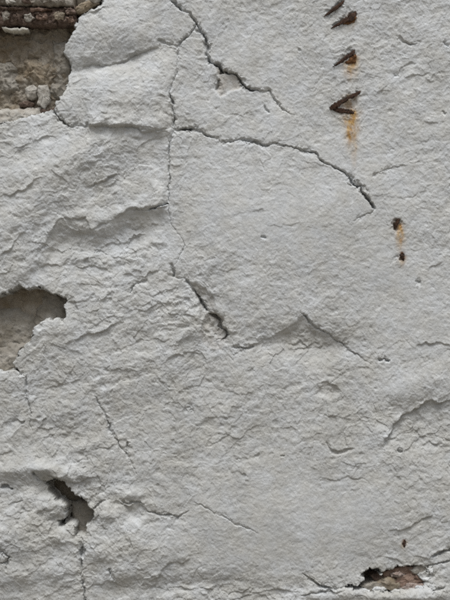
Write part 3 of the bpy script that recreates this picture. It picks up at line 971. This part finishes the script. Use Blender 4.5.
def spike(name, pts, seed, parent=None, mat=M_IRON, sub=5):
    """forged iron: a chain of rough flattened sections; pts = (x, y, mm proud of the surface, half height, half thickness in plan units)"""
    rng = random.Random(seed)
    rows = []
    for i in range(len(pts) - 1):
        n = sub if i < len(pts) - 2 else sub + 1
        for k in range(n):
            t_ = k / sub
            rows.append([a + (b_ - a) * t_ for a, b_ in zip(pts[i], pts[i + 1])])
    verts = []; faces = []
    n = len(rows); m_ = 10
    s0 = surf(pts[0][0], pts[0][1])
    for i, r in enumerate(rows):
        a = rows[max(0, i - 1)]; b_ = rows[min(n - 1, i + 1)]
        dx, dy = b_[0] - a[0], b_[1] - a[1]
        l = math.hypot(dx, dy) + 1e-6
        px, py = -dy / l, dx / l
        for k in range(m_):
            th = 2 * math.pi * k / m_
            ca, sa = math.cos(th), math.sin(th)
            ca = math.copysign(abs(ca) ** .6, ca); sa = math.copysign(abs(sa) ** .6, sa)
            j = 1 + rng.uniform(-.35, .35)
            verts.append(P(r[0] + px * ca * r[3] * .72 * j, r[1] + py * ca * r[3] * .72 * j, s0 + max(r[2], -5) * .55 - SINK + sa * r[4] * 1.2 * j))
    for i in range(n - 1):
        for k in range(m_):
            k2 = (k + 1) % m_
            faces.append((i * m_ + k, i * m_ + k2, (i + 1) * m_ + k2, (i + 1) * m_ + k))
    faces.append(tuple(range(m_ - 1, -1, -1))); faces.append(tuple((n - 1) * m_ + k for k in range(m_)))
    return mesh_obj(name, verts, faces, mat, parent, smooth=False)


SINK = 0.0
GI = 'rusted iron nails down the right side of the wall'
o = spike('iron_nail', [(344.5, .5, -4, .6, .9), (340, 5, 1.5, 2.4, 1.6), (333, 10.5, 5, 2.1, 1.5), (328, 14, 5, 1.7, 1.2), (323.5, 17.2, 2.5, .3, .4)], 1)
tag(o, 'slim dark rusted nail nearest the top edge of the wall, slanting, without a rust run', 'nail', GI)
o = spike('iron_nail', [(356, 11.5, -4, 1.0, 1.2), (352.5, 16.8, 2, 4.6, 1.8), (348, 19.8, 4, 3.9, 1.7), (342, 22.5, 6, 2.5, 1.5), (336, 26, 5, 1.7, 1.2), (330.5, 29, 2.5, .3, .4)], 2)
tag(o, 'thick brown rusted nail slanting just below the topmost slim nail', 'nail', GI)
o = spike('iron_nail', [(355.5, 49, -4, .5, .9), (352, 54, 2, 2.5, 1.5), (347, 57.5, 4, 2.2, 1.5), (341, 62, 4, 1.8, 1.3), (332.5, 67.5, 1.5, .25, .4)], 3)
tag(o, 'short rusted nail above a small orange rust patch, third from the top', 'nail', GI)
nails = [ob for ob in bpy.data.objects if ob.name.startswith('iron_nail')]
for nm, poly, out, sd, par in (('iron_nail.001', [(343, 24), (350, 20), (356, 17), (355, 22), (348, 25)], 1.5, 51, 1), ('iron_nail.002', [(344, 63), (350, 58), (356, 54), (355.5, 62), (349, 65)], 1.0, 52, 2)):
    shard('rust_scale', poly, surf(poly[0][0], poly[0][1]) + out, M_RUST, sd, parent=bpy.data.objects[nm], dome=1.0, back=-12)
cramp = bpy.data.objects.new('iron_cramp', None)
COL.objects.link(cramp)
cramp.location = P(332, 108, surf(332, 108))
tag(cramp, 'folded rusted iron cramp shaped like an arrowhead above the longest rust run', 'cramp', GI)
p = shard('rust_scale', [(341, 106), (349, 101), (357, 97), (356, 106), (353, 111), (345, 109.5)], surf(348, 105) - 1.5, M_TANRUST, 53, dome=.8, back=-12)
vs = np.empty(len(p.data.vertices) * 3, np.float32); p.data.vertices.foreach_get('co', vs)
p.data.vertices.foreach_set('co', (vs.reshape(-1, 3) - np.array(cramp.location, np.float32)).ravel())
p.data.update(); p.parent = cramp
for arm, pts, sd in (('upper_arm', [(362, 90, -4, .5, .8), (356, 94.5, 2, 2.5, 1.5), (348, 98.5, 4, 2.4, 1.5), (340, 103, 5, 3.0, 1.6), (334, 106.5, 5, 3.6, 1.7), (330, 109, 3, 2.2, 1.2)], 4),
                     ('lower_arm', [(357, 113.5, -4, .5, .8), (350, 112.3, 1.5, 2.0, 1.4), (343, 111, 3, 3.0, 1.5), (337, 110, 4, 3.0, 1.5), (333, 108.5, 3, 2.2, 1.4)], 5)):
    p = spike(arm, pts, sd, cramp)
    p.matrix_parent_inverse = cramp.matrix_world.inverted()
    p.location = (0, 0, 0)
    p.matrix_parent_inverse.identity()
    vs = np.empty(len(p.data.vertices) * 3, np.float32); p.data.vertices.foreach_get('co', vs)
    p.data.vertices.foreach_set('co', (vs.reshape(-1, 3) - np.array(cramp.location, np.float32)).ravel())
    p.data.update()
o = spike('iron_nail', [(399.5, 217.5, -9, 1.4, 1.3), (398, 220, -2.5, 2.0, 1.4), (396.5, 224, -2, 1.9, 1.3), (395.5, 228, -4, 1.3, 1.0)], 6)
tag(o, 'stubby upright nail stump in a slot, just right of the crack end', 'nail', GI)
o = spike('iron_nail', [(401, 253, -6, 1.4, 1.2), (402, 255.5, 1.5, 2.2, 1.5), (403, 258.5, 1.5, 2.0, 1.4), (403.5, 261.5, -3, 1.2, 1.0)], 7)
tag(o, 'tiny round rusted nail head standing alone below the upright nail stump', 'nail', GI)
o = spike('iron_nail', [(403, 539.5, -6, .9, .9), (403.5, 542, 1.0, 1.5, 1.2), (404, 545, 1.0, 1.4, 1.1), (404, 547.5, -4, .8, .8)], 8)
tag(o, 'tiny brown rusted nail end just above the broken corner at lower right', 'nail', GI)
